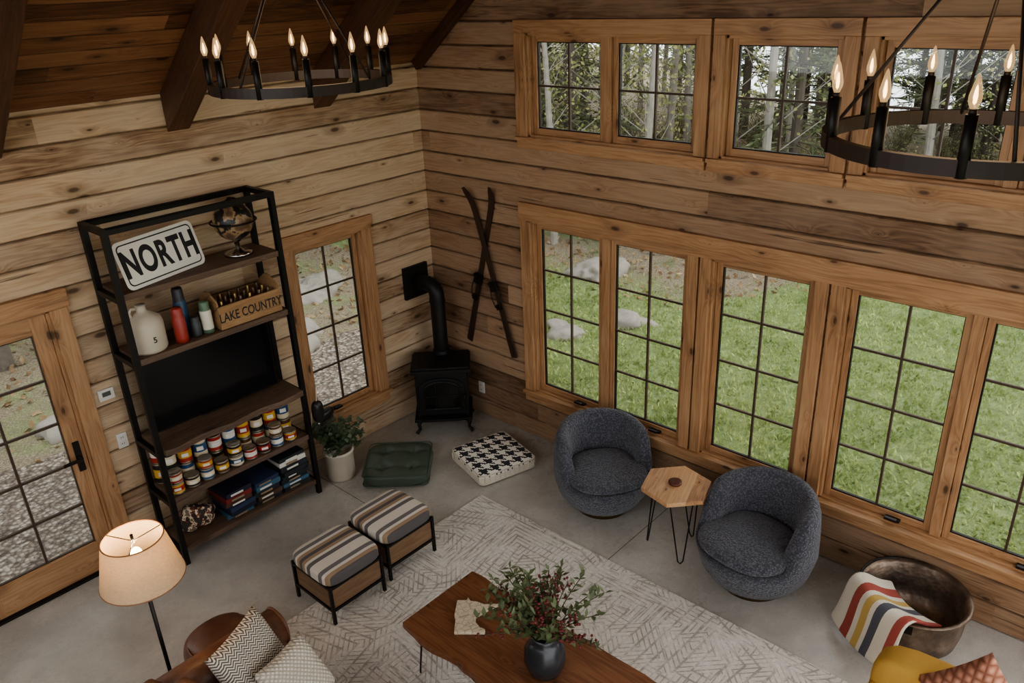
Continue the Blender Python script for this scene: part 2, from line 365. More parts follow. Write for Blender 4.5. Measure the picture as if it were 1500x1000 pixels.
door("door_1",-4.375,-3.475,1); door("door_2",-5.28,-4.38,-1)
mb=MB(); mb.bx(-3.474,-3.451,.0,.14,0,2.12,1);mb.bx(-5.3,-5.281,0,.14,0,2.12,1);mb.bx(-5.3,-3.45,0,.14,2.10,2.12,0);mb.bx(-5.3,-3.45,-.02,.14,0,.018,2)
mb.obj("trim_5",[M_trX,M_trZx,M_black],bevel=.002)
mb=MB(); mb.box((0,0,0),(.11,.022,.085),0); mb.box((0,-.012,.005),(.06,.004,.035),1); mb.obj("thermostat",[M_white,plain("lcd",S(90,95,90),.3)],loc=(-3.245,-.012,1.40),bevel=.006)
def plate(name,loc,rz):
    mb=MB(); mb.box((0,0,0),(.075,.012,.12),0)
    for dz in(-.025,.025): mb.box((0,-.007,dz),(.035,.004,.03),0); mb.box((-.007,-.0095,dz),(.004,.002,.012),1); mb.box((.007,-.0095,dz),(.004,.002,.012),1)
    mb.obj(name,[M_white,M_black],loc=loc,rz=rz,bevel=.002)
plate("light_switch",(-3.22,-.008,1.0),0); plate("wall_outlet",(-.008,-.60,.32),-math.pi/2); plate("wall_outlet",(-.008,-3.95,.30),-math.pi/2)
# ------------------------------------------------------------ rug
mb=MB(); mb.bx(-1.13,1.13,-1.85,1.85,0.001,.012); mb.obj("area_rug",[M_rug],loc=(-2.17,-3.42,0),bevel=.004)
# ------------------------------------------------------------ shelf unit
X0,X1=-3.15,-1.88;YF,YB=-.44,-.06
mb=MB(); p=.04
for x in(X0+p/2,X1-p/2):
    for y in(YF+p/2,YB-p/2): mb.box((x,y,1.335),(p,p,2.67),0)
for y in(YF+p/2,YB-p/2): mb.box(((X0+X1)/2,y,2.65),(X1-X0-p*2,p,p),0)
for z in(2.65,2.18,1.70,.98,.55,.10):
    for x in(X0+p/2,X1-p/2): mb.box((x,(YF+YB)/2,z),(p*.98,YB-YF-p*2,p),0)
def shelfboard(mb,z,y0,y1,th,live=0):
    n=24; pts=[]
    for i in range(n+1):
        x=X0+p+.002+(X1-X0-2*p-.004)*i/n; pts.append((x,y0-(live*(.5+.5*math.sin(i*.7)+.5*noise.noise(Vector((i*.35,z,0)))) if live else 0)))
    pts+=[(X1-p-.002,y1),(X0+p+.002,y1)]
    mb.prism(pts,z-th,z,1)
for z in(2.22,1.74,.60,.15): shelfboard(mb,z,YF+.005,YB-.005,.045)
shelfboard(mb,1.03,YF-.02,YB-.005,.05,.03)
mb.obj("bookshelf",[M_black,M_walnut],bevel=.003)
mb=MB(); mb.box((0,0,0),(1.08,.03,.60),0); mb.box((0,-.0155,.0),(1.06,.003,.575),1); mb.box((0,.02,-.295),(.3,.12,.014),0); mb.obj("television",[M_black,plain("tv_screen",S(20,20,22),.15)],loc=(-2.515,-.17,1.335),bevel=.004)
# NORTH sign
M_signw=plain("sign_white",S(232,228,218),.45,nz=.1,scale=14); M_ink=plain("sign_black",S(26,26,28),.5)
def rrect(w,h,r,n=6):
    P=[]
    for cx,cy,a0 in((w/2-r,h/2-r,0),(-w/2+r,h/2-r,90),(-w/2+r,-h/2+r,180),(w/2-r,-h/2+r,270)):
        for i in range(n+1):
            a=math.radians(a0+90*i/n); P.append((cx+r*math.cos(a),cy+r*math.sin(a)))
    return P
mb=MB(); mb.prism(rrect(.67,.33,.045),0,.003,0); mb.prism(rrect(.625,.285,.035),.003,.0042,1); mb.prism(rrect(.608,.268,.03),.0042,.0054,0)
mw=Matrix.Translation((-2.745,-.29,2.222+.16))@Matrix.Rotation(math.radians(15),4,'Z')@Matrix.Rotation(math.radians(74),4,'X')
sg=mb.obj("road_sign",[M_signw,M_ink],mw=mw); text("NORTH",.25,M_ink,sg,Matrix.Translation((0,-.004,.0062)),.0006,1.12,.66,bold=.034)
def globem():
    g=G("globe_map"); x,y,z,v=g.xyz(); n=g.noise(v,9.,5,.55); c=g.ramp(n,[(.47,S(34,32,32)),(.5,S(160,130,94)),(.6,S(100,74,52))]); return g.bsdf(c,.35)
mb=MB(); c=Vector((0,0,.23)); mb.lathe([(0,-.13)]+[(.13*math.sin(math.pi*i/20),-.13*math.cos(math.pi*i/20)) for i in range(1,20)]+[(0,.13)],c,0,36)
mb.tube([c+Vector((.15*math.cos(a),0,.15*math.sin(a))) for a in [math.radians(-100+i*10) for i in range(26)]],.006,1)
mb.tube([c+Vector((.148*math.cos(a),.148*math.sin(a),0)) for a in [math.radians(i*10) for i in range(36)]],.006,1,closed=True)
mb.cyl(c+Vector((0,0,.125)),c+Vector((0,0,.16)),.012,m=1)
mb.lathe([(0,0),(.095,0),(.09,.018),(.05,.03),(.02,.045),(.016,.085),(0,.085)],(0,0,0),2,28)
mb.obj("globe",[globem(),M_black,plain("chrome",S(190,186,180),.2,1.,nz=.02)],loc=(-2.15,-.26,2.222),rz=.5,sc=1.12)
M_cream=plain("stoneware",S(206,194,172),.4,nz=.15,scale=10)
mb=MB(); mb.lathe([(0,0),(.115,0),(.125,.02),(.125,.20),(.115,.235),(.06,.275),(.035,.29),(.033,.325),(.04,.335),(0,.335)],(0,0,0),0,36)
mb.tube([(-.035,0,.315),(-.07,0,.32),(-.085,0,.29),(-.07,0,.255)],.011,0)
o=mb.obj("stoneware_jug",[M_cream,M_ink],loc=(-2.97,-.30,1.742)); text("5",.06,M_ink,o,Matrix.Translation((.0,-.127,.1))@Matrix.Rotation(math.pi/2,4,'X'))
def thermos(name,loc,h,r,c1,c2):
    mb=MB(); mb.lathe([(0,0),(r,0),(r,h*.12)],(0,0,0),1,28); mb.lathe([(r*1.0,h*.12),(r,h*.68),(r*.9,h*.72)],(0,0,0),0,28); mb.lathe([(r*.9,h*.72),(r*.86,h*.76),(r*.82,h*.97),(r*.7,h),(0,h)],(0,0,0),1,28)
    mb.obj(name,[c1,c2],loc=loc)
R_=plain("red_enamel",S(170,56,44),.35); Bl=plain("blue_enamel",S(48,84,122),.4); Gr=plain("green_enamel",S(96,124,98),.4); Wt=plain("cream_enamel",S(220,212,194),.4); Dk=plain("dark_grey_enamel",S(58,60,64),.4)
thermos("thermos",(-2.755,-.36,1.742),.26,.046,R_,R_); thermos("thermos",(-2.67,-.24,1.742),.36,.047,Bl,Dk); thermos("thermos",(-2.545,-.35,1.742),.24,.042,Wt,Gr); thermos("thermos",(-2.635,-.35,1.742),.15,.036,Dk,Dk)
mb=MB(); w,d,h,t=.52,.28,.21,.014
mb.bx(-w/2,w/2,-d/2,-d/2+t,0,h*.85,0);mb.bx(-w/2,w/2,d/2-t,d/2,0,h*.85,0);mb.bx(-w/2+t,w/2-t,-d/2+t,d/2-t,0,t,0)
for sx in(-1,1):
    xx=sx*(w/2-t/2); mb.prism([(-d/2+t,0),(d/2-t,0),(d/2-t,h),(.03,h+.06),(-.03,h+.06),(-d/2+t,h)],-t/2,t/2,0,R=Matrix(((0,0,1),(1,0,0),(0,1,0))),c=(xx,0,0))
for ix in range(6):
    for iy in range(3):
        bx,by=-w/2+.06+ix*.079,-.085+iy*.082; mb.lathe([(0,t),(.03,t),(.03,.12),(.012,.17),(.012,.20),(0,.20)],(bx,by,0),1 if (ix+iy)%3 else 2,14)
cr=mb.obj("wooden_crate",[M_crate,plain("amber_glass",S(96,64,36),.2),plain("brass",S(170,140,80),.3,.8)],loc=(-2.215,-.275,1.742),bevel=.002)
text("LAKE COUNTRY",.10,M_ink,cr,Matrix.Translation((0,-d/2-.001,.085))@Matrix.Rotation(math.pi/2,4,'X'),.0006,1.0,.71)
def can(mb,x,y,z,r,h,a,b,tz=0):
    mb.lathe([(0,0),(r,0),(r,.008),(r*.97,.012)],(x,y,z),0,20); mb.lathe([(r*.97,.012),(r*.97,h*.3)],(x,y,z),a,20); mb.lathe([(r*.97,h*.3),(r*.97,h*.72)],(x,y,z),b,20); mb.lathe([(r*.97,h*.72),(r*.97,h-.012)],(x,y,z),a,20)
    mb.lathe([(r*.97,h-.012),(r,h-.008),(r,h),(r*.93,h),(r*.92,h-.006),(0,h-.006)],(x,y,z),0,20)
    mb.box((x-.35*r,y-r*.93,z+h*.51),(r*.9,r*.12,h*.2),7,RZ(-20))
cm=[plain("tin_metal",S(170,160,140),.35,.8),plain("tin_red",S(176,44,34),.4),plain("tin_yellow",S(222,172,54),.4),plain("tin_blue",S(40,84,128),.4),plain("tin_black",S(34,30,30),.4),plain("tin_cream",S(224,208,170),.4),plain("tin_brown",S(96,58,36),.4),plain("tin_white",S(232,226,214),.4),plain("tin_green",S(60,96,66),.4)]
mb=MB(); rr=random.Random(3)
combos=[(2,1),(1,5),(4,5),(3,5),(1,2),(6,2),(5,3),(4,2),(1,7),(4,1),(3,7),(6,5)]
k=0
for row,(yy,zb,nn) in enumerate(((-.365,.602,9),(-.245,.602,9),(-.13,.602,9))):
    for i in range(nn):
        x=X0+.105+i*.124+(row%2)*.03; r=.054+.004*rr.random(); h=(.08,.13,.17)[row]+.02*rr.random()
        if x>X1-.1: continue
        a,b=combos[k%12];k+=1
        can(mb,x,yy,zb,r,h,a,b)
        h2=(.07,.13,.15)[row]+.04*rr.random()
        if not(row==0 and i in(1,3,5,6,8)): a,b=combos[k%12];k+=1; can(mb,x+.003,yy+.003,zb+h,r*.97,h2,a,b)
mb.obj("vintage_tin_can_collection",cm)
mb=MB(); gm=[plain("box_%d"%i,c,.55) for i,c in enumerate([S(46,60,92),S(224,220,208),S(140,40,36),S(40,44,50),S(62,104,130),S(150,130,100),S(90,60,46),S(34,34,60)])]
for x,n in((-2.60,6),(-2.35,5),(-2.08,8)):
    z=.152
    for i in range(n):
        h=rr.choice((.032,.04,.045)); w=.25 if x>-2.2 else .23; mb.box((x+rr.uniform(-.01,.01),-.26+rr.uniform(-.015,.015),z+h/2),(w,.28,h-.001),rr.choice((0,2,3,7,4,3,6,1)),RZ(rr.uniform(-4,4)))
        mb.box((x-.02,-.405,z+h/2),(.11,.004,h*.4),1 if i%2 else 5); z+=h
mb.obj("board_game_stack",gm,bevel=.002)
def paperm():
    g=G("printed_bag"); x,y,z,v=g.xyz(); n=g.noise(v,22.,2,.5); c=g.ramp(n,[(.4,S(50,44,40)),(.47,S(140,70,50)),(.52,S(214,200,170)),(.6,S(120,100,80))],'CONSTANT'); return g.bsdf(c,.7)
mb=MB(); 
for i in range(5):
    mb.blob((-.08+.04*i,-.02*(i%2),.075+.03*(i%3)),(.13,.18,.12),3,5,0,RZ(i*33)@RX(8*i),fn=lambda p:p*(1+.15*noise.noise(p*18)))
mb.obj("snack_bags",[paperm()],loc=(-2.93,-.27,.165))
mb=MB()
mb.blob((0,0,.13),(.1,.085,.2),3,6,0); mb.blob((-.085,0,.055),(.22,.08,.085),3,6,0); mb.box((-.06,0,-.012),(.27,.006,.03),1); 
for dx in(-.13,.01): mb.cyl((dx,0,0),(dx,0,.03),.01,m=1)
mb.tube([(0,.02,.36),(0,.0,.22),(.02,-.02,.2),(.03,-.05,.1),(.03,-.07,-.05)],.004,2)
mb.obj("ice_skate",[plain("black_leather",S(34,31,30),.35),plain("steel",S(150,148,144),.25,1.),plain("lace",S(200,190,170),.8)],loc=(-1.82,-.47,.66),rz=math.radians(200))
# ------------------------------------------------------------ wood stove
mb=MB()
W,D=.50,.36
mb.bx(-W/2,W/2,-D/2,D/2,.17,.66,0); mb.bx(-W/2-.035,W/2+.035,-D/2-.05,D/2+.02,.66,.69,0); mb.bx(-W/2-.02,W/2+.02,-D/2-.03,D/2+.01,.69,.71,0)
mb.bx(-W/2-.03,W/2+.03,-D/2-.06,D/2+.01,.15,.18,0); mb.bx(-W/2+.03,W/2-.03,-D/2-.11,-D/2,.185,.20,0)
for sx in(-1,1):
    for sy in(-1,1): mb.tube([(sx*(W/2-.04),sy*(D/2-.04),.16),(sx*(W/2-.0),sy*(D/2),.10),(sx*(W/2-.01),sy*(D/2),.05),(sx*(W/2+.025),sy*(D/2+.02),.008)],[.03,.022,.016,.02],0,8)
arch=[(-.17,-.14),(.17,-.14),(.17,.06)]+[(.17*math.cos(a),.06+.09*math.sin(a)) for a in [math.pi*i/12 for i in range(1,12)]]+[(-.17,.06)]
Rf=Matrix(((1,0,0),(0,0,-1),(0,1,0)))
mb.prism([(x*1.3,z*1.22) for x,z in arch],0,.025,0,R=Rf,c=(0,-D/2,.415))
mb.prism(arch,.025,.03,1,R=Rf,c=(0,-D/2,.415))
out=[(x,-D/2-.032,.415+z) for x,z in arch]; mb.tube(out,.012,0,8,True)
for xx in(-.06,.06): mb.bx(xx-.005,xx+.005,-D/2-.04,-D/2-.028,.28,.55,0)
mb.bx(-.17,.17,-D/2-.04,-D/2-.028,.41,.42,0)
mb.cyl((.215,-D/2-.02,.42),(.215,-D/2-.09,.42),.008,m=0); mb.cyl((.215,-D/2-.08,.36),(.215,-D/2-.08,.44),.013,m=0)
for i in range(5): mb.bx(-.2+i*.1-.02,-.2+i*.1+.02,-D/2-.005,-D/2,.595,.635,0)
mb.obj("wood_stove",[M_iron,plain("stove_glass",S(18,16,15),.12)],loc=(-.36,-.41,0),rz=math.radians(-45),bevel=.005)
mb=MB(); pc=Vector((-.25,-.31,0)); r=.072
pts=[pc+Vector((0,0,.712)),pc+Vector((0,0,.9)),pc+Vector((0,0,1.29))]+[pc+Vector((0,.10*(1-math.cos(a)),1.31+.10*math.sin(a))) for a in [math.pi/2*i/6 for i in range(1,7)]]+[Vector((-.25,-.03,1.41))]
mb.tube(pts,r,0,24); mb.lathe([(r+.01,.712),(r+.01,.75),(r,.755)],pc,0,24); mb.lathe([(r+.006,1.25),(r+.006,1.28)],pc,0,24); mb.bx(-.40,-.10,-.035,-.001,1.24,1.56,0)
mb.obj("stove_pipe",[M_iron],bevel=.002)
# ------------------------------------------------------------ skis
M_ski=wood("ski_wood",2,S(34,22,16),S(56,38,28),S(80,56,40),knots=0,vax=1,rough=.4)
def ski(p,q,off):
    p=Vector(p);q=Vector(q);L=(p-q).length; mb=MB(); n=28;w=.034
    sec=[]
    for i in range(n+1):
        t=i/n; z=t*L; ww=w*(1-.18*math.sin(math.pi*t)); 
        if t>.94: ww*=max(.15,math.sqrt(max(0,1-((t-.94)/.065)**2)))
        lift=-.07*max(0,(t-.86)/.14)**2
        sec.append((ww,z,lift))
    vs=[];fs=[]
    for ww,z,l in sec: vs+=[(-ww,l,z),(ww,l,z),(ww,l+.012,z),(-ww,l+.012,z)]
    for i in range(n):
        a=i*4
        for j in range(4): fs.append((a+j,a+(j+1)%4,a+4+(j+1)%4,a+4+j))
    fs+= [(0,1,2,3),(n*4+3,n*4+2,n*4+1,n*4)]
    mb.add(vs,fs,0)
    zc=L*.43; mb.box((0,-.014,zc),(.085,.028,.10),1); mb.box((0,-.018,zc-.2),(.06,.018,.05),1); mb.box((0,-.03,zc+.03),(.10,.01,.03),1); mb.tube([(-.045,-.02,zc),(-.05,-.03,zc-.1),(-.03,-.03,zc-.2),(.03,-.03,zc-.2),(.05,-.03,zc-.1),(.045,-.02,zc)],.005,1)
    ang=math.atan2(p.y-q.y,p.z-q.z)
    mw=Matrix.Translation(q+Vector((off,0,0)))@Matrix.Rotation(-ang,4,'X')@Matrix.Rotation(-math.pi/2,4,'Z')
    mb.obj("ski",[M_ski,M_black],mw=mw,bevel=.002)
ski((0,-.62,2.37),(0,-1.10,.80),-.05); ski((0,-.92,2.40),(0,-.48,.81),-.02)
# ------------------------------------------------------------ planted crock
mb=MB(); mb.lathe([(0,0),(.115,0),(.128,.02),(.128,.25),(.138,.26),(.138,.285),(.118,.285),(.118,.25),(0,.25)],(0,0,0),0,32)
M_leaf=plain("ivy_leaf",S(92,114,78),.5,nz=.5,scale=8); M_stem=plain("stem",S(84,74,48),.7)
pr=random.Random(5)
def leaf(mb,p,d,up,l,w,m):
    d=d.normalized(); s=d.cross(up)
    s=s.normalized() if s.length>1e-4 else Vector((1,0,0)); nrm=s.cross(d)
    mb.add([p,p+d*l*.45+s*w/2+nrm*l*.06,p+d*l,p+d*l*.45-s*w/2+nrm*l*.06,p+d*l*.5],[(0,1,4),(1,2,4),(2,3,4),(3,0,4)],m,True)
for i in range(60):
    a=pr.uniform(0,6.28); rad=pr.uniform(.05,.29); hh=pr.uniform(.0,.24)*(1-rad); P=[Vector((0,0,.25))]
    e=Vector((math.cos(a)*rad,math.sin(a)*rad,.30+hh+.08-rad*.5*pr.random()))
    if e.y>.22: e.y=.22
    if e.x<-.18: e.x=-.18
    mid=(P[0]+e)/2+Vector((0,0,.10)); pts=[P[0]*(1-t)**2+mid*2*t*(1-t)+e*t*t for t in [k/6 for k in range(7)]]
    mb.tube(pts,.003,2,4)
    for q in pts[2:]:
        for _ in range(3):
            dd=Vector((pr.uniform(-1,1),pr.uniform(-1,1),pr.uniform(-.5,.7))); leaf(mb,q,dd,Vector((0,0,1)),pr.uniform(.04,.065),pr.uniform(.035,.05),1)
mb.obj("potted_ivy",[M_cream,M_leaf,M_stem],loc=(-1.61,-.36,0))
# ------------------------------------------------------------ floor cushions
M_green=plain("green_leather",S(76,90,74),.42,nz=.2,scale=12)
def tuft(p):
    if p.z>0:
        for tx in(-.13,.13):
            for ty in(-.13,.13):
                d=math.hypot(p.x-tx,p.y-ty); p.z-=.032*math.exp(-(d/.05)**2)
        p.z-=.006*math.exp(-((abs(p.x)-.13)/.02)**2)+.006*math.exp(-((abs(p.y)-.13)/.02)**2)
    return p
mb=MB(); mb.blob((0,0,.065),(.60,.60,.13),5,34,0,fn=tuft)
for tx in(-.13,.13):
    for ty in(-.13,.13): mb.lathe([(.016,0),(.012,.008),(0,.011)],(tx,ty,.094),0,12)
for z in(.018,.112): mb.tube([(x*.985,y*.985,z) for x,y in rrect(.59,.59,.06,5)],.006,0,6,True)
mb.obj("tufted_floor_cushion",[M_green],loc=(-1.22,-.70,0),rz=math.radians(-47))
def hound():
    g=G("houndstooth"); x,y,z,v=g.xyz(); u=.0145
    X=g.m('FLOOR',g.m('DIVIDE',g.m('ADD',x,10.),u)); Y=g.m('FLOOR',g.m('DIVIDE',g.m('ADD',y,10.),u))
    wa=g.m('LESS_THAN',g.m('MODULO',X,8.),4.); we=g.m('LESS_THAN',g.m('MODULO',Y,8.),4.)
    tw=g.m('LESS_THAN',g.m('MODULO',g.m('ADD',X,Y),4.),2.)
    k=g.m('ADD',g.m('MULTIPLY',wa,tw),g.m('MULTIPLY',we,g.m('SUBTRACT',1.,tw)))
    side=g.m('LESS_THAN',z,.08)
    c=g.mix(k,S(224,218,206),S(44,42,48)); c=g.mix(side,c,S(206,196,176)); return g.bsdf(c,.9,0,g.noise(v,80.,3),.3,.004)
mb=MB(); mb.blob((0,0,.06),(.58,.58,.12),9,18,0)
for z in(.018,.102):
    mb.tube([(x,y,z) for x,y in rrect(.57,.57,.05,5)],.008,1,6,True)
for i in range(-5,6):
    for s_ in(-1,1): mb.blob((i*.05,s_*.285,.06),(.012,.02,.07),3,2,1); mb.blob((s_*.285,i*.05,.06),(.02,.012,.07),3,2,1)
mb.obj("houndstooth_floor_cushion",[hound(),plain("cream_fabric",S(206,196,176),.9)],loc=(-.60,-1.30,0),rz=math.radians(-16))
# ------------------------------------------------------------ ottomans
def stripes(name,axis,stops,period,base):
    g=G(name); x,y,z,v=g.xyz(); a=(x,y,z)[axis]; f=g.m('FRACT',g.m('DIVIDE',g.m('ADD',a,10.),period)); c=g.ramp(f,stops,'CONSTANT')
    n=g.noise(v,120.,3,.7); c=g.mix(g.m('MULTIPLY',n,.25),c,S(120,108,94)); return g.bsdf(c,.95,0,n,.4,.004)
cr_=S(220,210,194);st=[(0,cr_),(.16,S(104,99,100)),(.28,cr_),(.36,S(164,134,104)),(.46,S(88,83,85)),(.56,S(164,134,104)),(.66,cr_),(.74,S(116,111,112)),(.86,cr_)]
M_stripe=stripes("striped_wool",1,st,.31,None)
def ottoman(loc):
    mb=MB(); w=.46
    for sx in(-1,1):
        for sy in(-1,1): mb.box((sx*(w/2-.011),sy*(w/2-.011),.16),(.022,.022,.32),0)
    for z in(.115,.30):
        for s_ in(-1,1): mb.box((0,s_*(w/2-.011),z),(w-.046,.02,.02),0); mb.box((s_*(w/2-.011),0,z),(.02,w-.046,.02),0)
    for s_ in(-1,1): mb.box((0,s_*(w/2-.02),.207),(w-.05,.018,.158),1); mb.box((s_*(w/2-.02),0,.207),(.018,w-.08,.158),2)
    mb.box((0,0,.12),(w-.06,w-.06,.015),1)
    mb.blob((0,0,.352),(w+.015,w+.015,.105),6,12,3)
    mb.obj("storage_ottoman",[M_black,M_boxw,M_boxw2,M_stripe],loc=loc,bevel=.0015)
ottoman((-2.565,-1.64,.0125)); ottoman((-2.025,-1.59,.0125))
# ------------------------------------------------------------ barrel chairs
def boucle():
    g=G("slate_boucle"); x,y,z,v=g.xyz(); vo=g.n("TexVoronoi",{"Vector":v,"Scale":75.}).outputs["Distance"]; n=g.noise(v,40.,4,.7)
    c=g.ramp(g.m('ADD',vo,g.m('MULTIPLY',n,.4)),[(.2,S(114,115,124)),(.8,S(62,63,72))]); return g.bsdf(c,.95,0,g.m('SUBTRACT',n,vo),.9,.01,Sheen_Weight=.25)
M_bou=boucle(); M_brassd=plain("bronze_plinth",S(120,94,60),.35,.8)
def chair(loc,rz,s=1.):
    mb=MB(); n=72; vs=[]; K=None
    def sst(a,b,t): t=max(0,min(1,(t-a)/(b-a))); return t*t*(3-2*t)
    for i in range(n):
        t=2*math.pi*i/n; th_=abs((t+math.pi)%(2*math.pi)-math.pi)
        top=.765-.08*(th_/1.7)**2
        q=sst(1.5,2.2,th_); h=top*(1-q)+.36*q
        ro=.425; ri=.285
        pr_=[(.0,.07),(.24,.06),(.33,.10),(.39,.19),(.42,.30),(ro+.006,.36),(ro,.36+(h-.36)*.45),(ro-.010,.36+(h-.36)*.8),(ro-.032,h-.008),(ro-.07,h+.008),(ri+.035,h-.004),(ri+.008,.36+(h-.36)*.8),(ri,.36+(h-.36)*.4),(ri-.005,.34),(0,.34)]
        K=len(pr_)
        for r,z in pr_: vs.append((r*math.sin(t)*s,r*math.cos(t)*s,z*s))
    mb.add(vs,[(i*K+j,((i+1)%n)*K+j,((i+1)%n)*K+j+1,i*K+j+1) for i in range(n) for j in range(K-1)],0,True)
    mb.blob((0,-.06*s,.395*s),(.70*s,.70*s,.135*s),2.6,14,0,fn=lambda p:Vector((p.x*(1 if p.y<0.0 else .84),p.y*(1 if p.y<0 else .88),p.z)))
    mb.lathe([(0,0),(.24*s,0),(.24*s,.05*s),(.22*s,.065*s)],(0,0,0),1,40)
    mb.obj("barrel_swivel_chair",[M_bou,M_brassd],loc=loc,rz=rz)
chair((-.475,-2.44,0),math.radians(-37),.94); chair((-.55,-3.83,0),math.radians(-98),.97)
# ------------------------------------------------------------ hex side table
mb=MB(); hexp=[(.265*math.cos(math.radians(a)),.265*math.sin(math.radians(a))) for a in range(0,360,60)]
mb.prism(hexp,.545,.58,0)
for a in(90,210,330):
    c_=Vector((math.cos(math.radians(a)),math.sin(math.radians(a)),0)); t_=Vector((-c_.y,c_.x,0)); top=c_*.15;bot=c_*.20
    mb.tube([top+t_*.09+Vector((0,0,.545)),bot+t_*.02+Vector((0,0,.03)),bot+Vector((0,0,.007)),bot-t_*.02+Vector((0,0,.03)),top-t_*.09+Vector((0,0,.545))],.006,1,6); mb.box(top+Vector((0,0,.542)),(.2,.05,.004),1,RZ(a+90))
mb.obj("hexagonal_side_table",[M_hex,M_black],loc=(-.60,-3.20,0),rz=math.radians(17),bevel=.003)
mb=MB(); mb.lathe([(0,0),(.045,0),(.05,.006),(.05,.02),(.042,.024),(0,.02)],(0,0,0),0,24); mb.obj("wooden_coaster",[plain("coaster_wood",S(92,44,28),.4)],loc=(-.60,-3.19,.581))
# ------------------------------------------------------------ coffee table
mb=MB(); pts=[];n=26
for i in range(n+1): y=.78-1.56*i/n; pts.append((.315+.018*noise.noise(Vector((i*.3,1,0)))+.008*noise.noise(Vector((i*.9,5,0))),y))
for i in range(n+1): y=-.78+1.56*i/n; pts.append((-.315+.03*noise.noise(Vector((i*.25,7,0)))+.01*noise.noise(Vector((i*.9,9,0))),y))
mb.prism(pts[::-1],.355,.40,0)
for sx in(-1,1):
    for sy in(-1,1):
        b=Vector((sx*.25,sy*.66,0)); t_=Vector((1,-sx*sy*1,0)).normalized()
        mb.tube([b+t_*.06+Vector((0,0,.355)),b*1.06+t_*.012+Vector((0,0,.03)),b*1.06+Vector((0,0,.006)),b*1.06-t_*.012+Vector((0,0,.03)),b-t_*.06+Vector((0,0,.355))],.006,1,6)
mb.obj("live_edge_coffee_table",[M_table,M_black],loc=(-2.43,-3.34,.014),bevel=.006)
TZ=.415
mn=[(.05,0),(.04,.35),(0,.5),(.02,.95),(.24,.95),(.27,1.04),(.33,.93),(.5,.9),(.66,.82),(1.04,.84),(.80,.70),(.60,.54),(.50,.46),(.50,.30),(.62,.14),(.74,.08),(.74,0)]
def corkm():
    g=G("puzzle_board"); x,y,z,v=g.xyz(); n=g.noise(v,60.,4); vo=g.n("TexVoronoi",{"Vector":v,"Scale":24.},feature='DISTANCE_TO_EDGE').outputs[0]
    c=g.ramp(n,[(.3,S(190,172,142)),(.7,S(218,204,176))]); c=g.mix(g.ramp(vo,[(.02,.6),(.05,0.)]),c,S(120,100,76)); return g.bsdf(c,.7,0,n,.2,.002)
mb=MB(); mb.prism([((x-.48)*.27,(y-.5)*.29) for x,y in mn][::-1],0,.022,0); mb.obj("state_shaped_board",[corkm()],loc=(-2.41,-2.88,TZ),rz=math.radians(-50),bevel=.002)
M_vase=plain("dark_glaze",S(48,50,54),.25,nz=.3,scale=9)
mb=MB(); mb.lathe([(0,0),(.055,0),(.075,.02),(.095,.08),(.092,.14),(.065,.185),(.052,.20),(.058,.225),(.05,.222),(.046,.20),(0,.19)],(0,0,0),0,36)
pr=random.Random(11)
M_l2=plain("arrangement_leaf",S(120,136,90),.5,nz=.5,scale=10); M_berry=plain("red_berry",S(112,34,30),.35)
for i in range(56):
    a=pr.uniform(0,6.28); rad=pr.uniform(.04,.31); e=Vector((math.cos(a)*rad,math.sin(a)*rad,.20+.28*(1-rad*1.6)*pr.uniform(.6,1)+.05)); s0=Vector((math.cos(a)*.02,math.sin(a)*.02,.19)); mid=s0*.5+e*.5+Vector((0,0,.06))
    pts=[s0*(1-t)**2+mid*2*t*(1-t)+e*t*t for t in [k/8 for k in range(9)]]; mb.tube(pts,.0022,3,4)
    for q in pts[2:]:
        for _ in range(3):
            dd=Vector((pr.uniform(-1,1),pr.uniform(-1,1),pr.uniform(-.3,.9)))
            if i%3==0 and q in pts[4:]:
                c_=q+dd.normalized()*.025; mb.tube([q,c_],.001,3,3); mb.blob(c_,(.013,.013,.013),2,1,2)
            else: leaf(mb,q,dd,Vector((0,0,1)),pr.uniform(.03,.055),pr.uniform(.014,.024),1)
mb.obj("vase_with_berry_branches",[M_vase,M_l2,M_berry,M_stem],loc=(-2.46,-3.49,TZ),sc=1.25)
# ------------------------------------------------------------ floor lamp
def shadem():
    g=G("linen_shade"); x,y,z,v=g.xyz(); n=g.noise(g.vec(x,y,g.m('MULTIPLY',z,4.)),60.,3); c=g.ramp(n,[(.3,S(206,184,150)),(.7,S(222,204,174))])
    d=g.n("BsdfDiffuse",{"Color":c}); t=g.n("BsdfTranslucent",{"Color":c}); mx=g.n("MixShader",{0:.4,1:d.outputs[0],2:t.outputs[0]}); g.nt.links.new(mx.outputs[0],g.out.inputs[0]); return g.mat
def emis(name,col,st):
    g=G(name); e=g.n("Emission",{"Color":col,"Strength":st}); g.nt.links.new(e.outputs[0],g.out.inputs[0]); return g.mat
mb=MB(); 
mb.lathe([(0,0),(.14,0),(.14,.015),(.03,.025),(.011,.03)],(0,0,0),1,36); mb.cyl((0,0,.02),(0,0,1.28),.011,m=1); mb.lathe([(.215,1.19),(.155,1.45)],(0,0,0),0,48); mb.lathe([(.212,1.191),(.152,1.449)],(0,0,0),0,48)
for r,z in((.214,1.19),(.154,1.45)): mb.tube([(r*math.cos(t),r*math.sin(t),z) for t in [2*math.pi*i/48 for i in range(48)]],.004,3,6,True)
for a in(0,120,240): mb.tube([(0,0,1.43),(.153*math.cos(math.radians(a)),.153*math.sin(math.radians(a)),1.445)],.003,1,5)
mb.cyl((0,0,1.42),(0,0,1.47),.008,m=1); mb.cyl((0,0,1.22),(0,0,1.30),.018,m=1)
mb.blob((0,0,1.345),(.06,.06,.085),2,6,2)
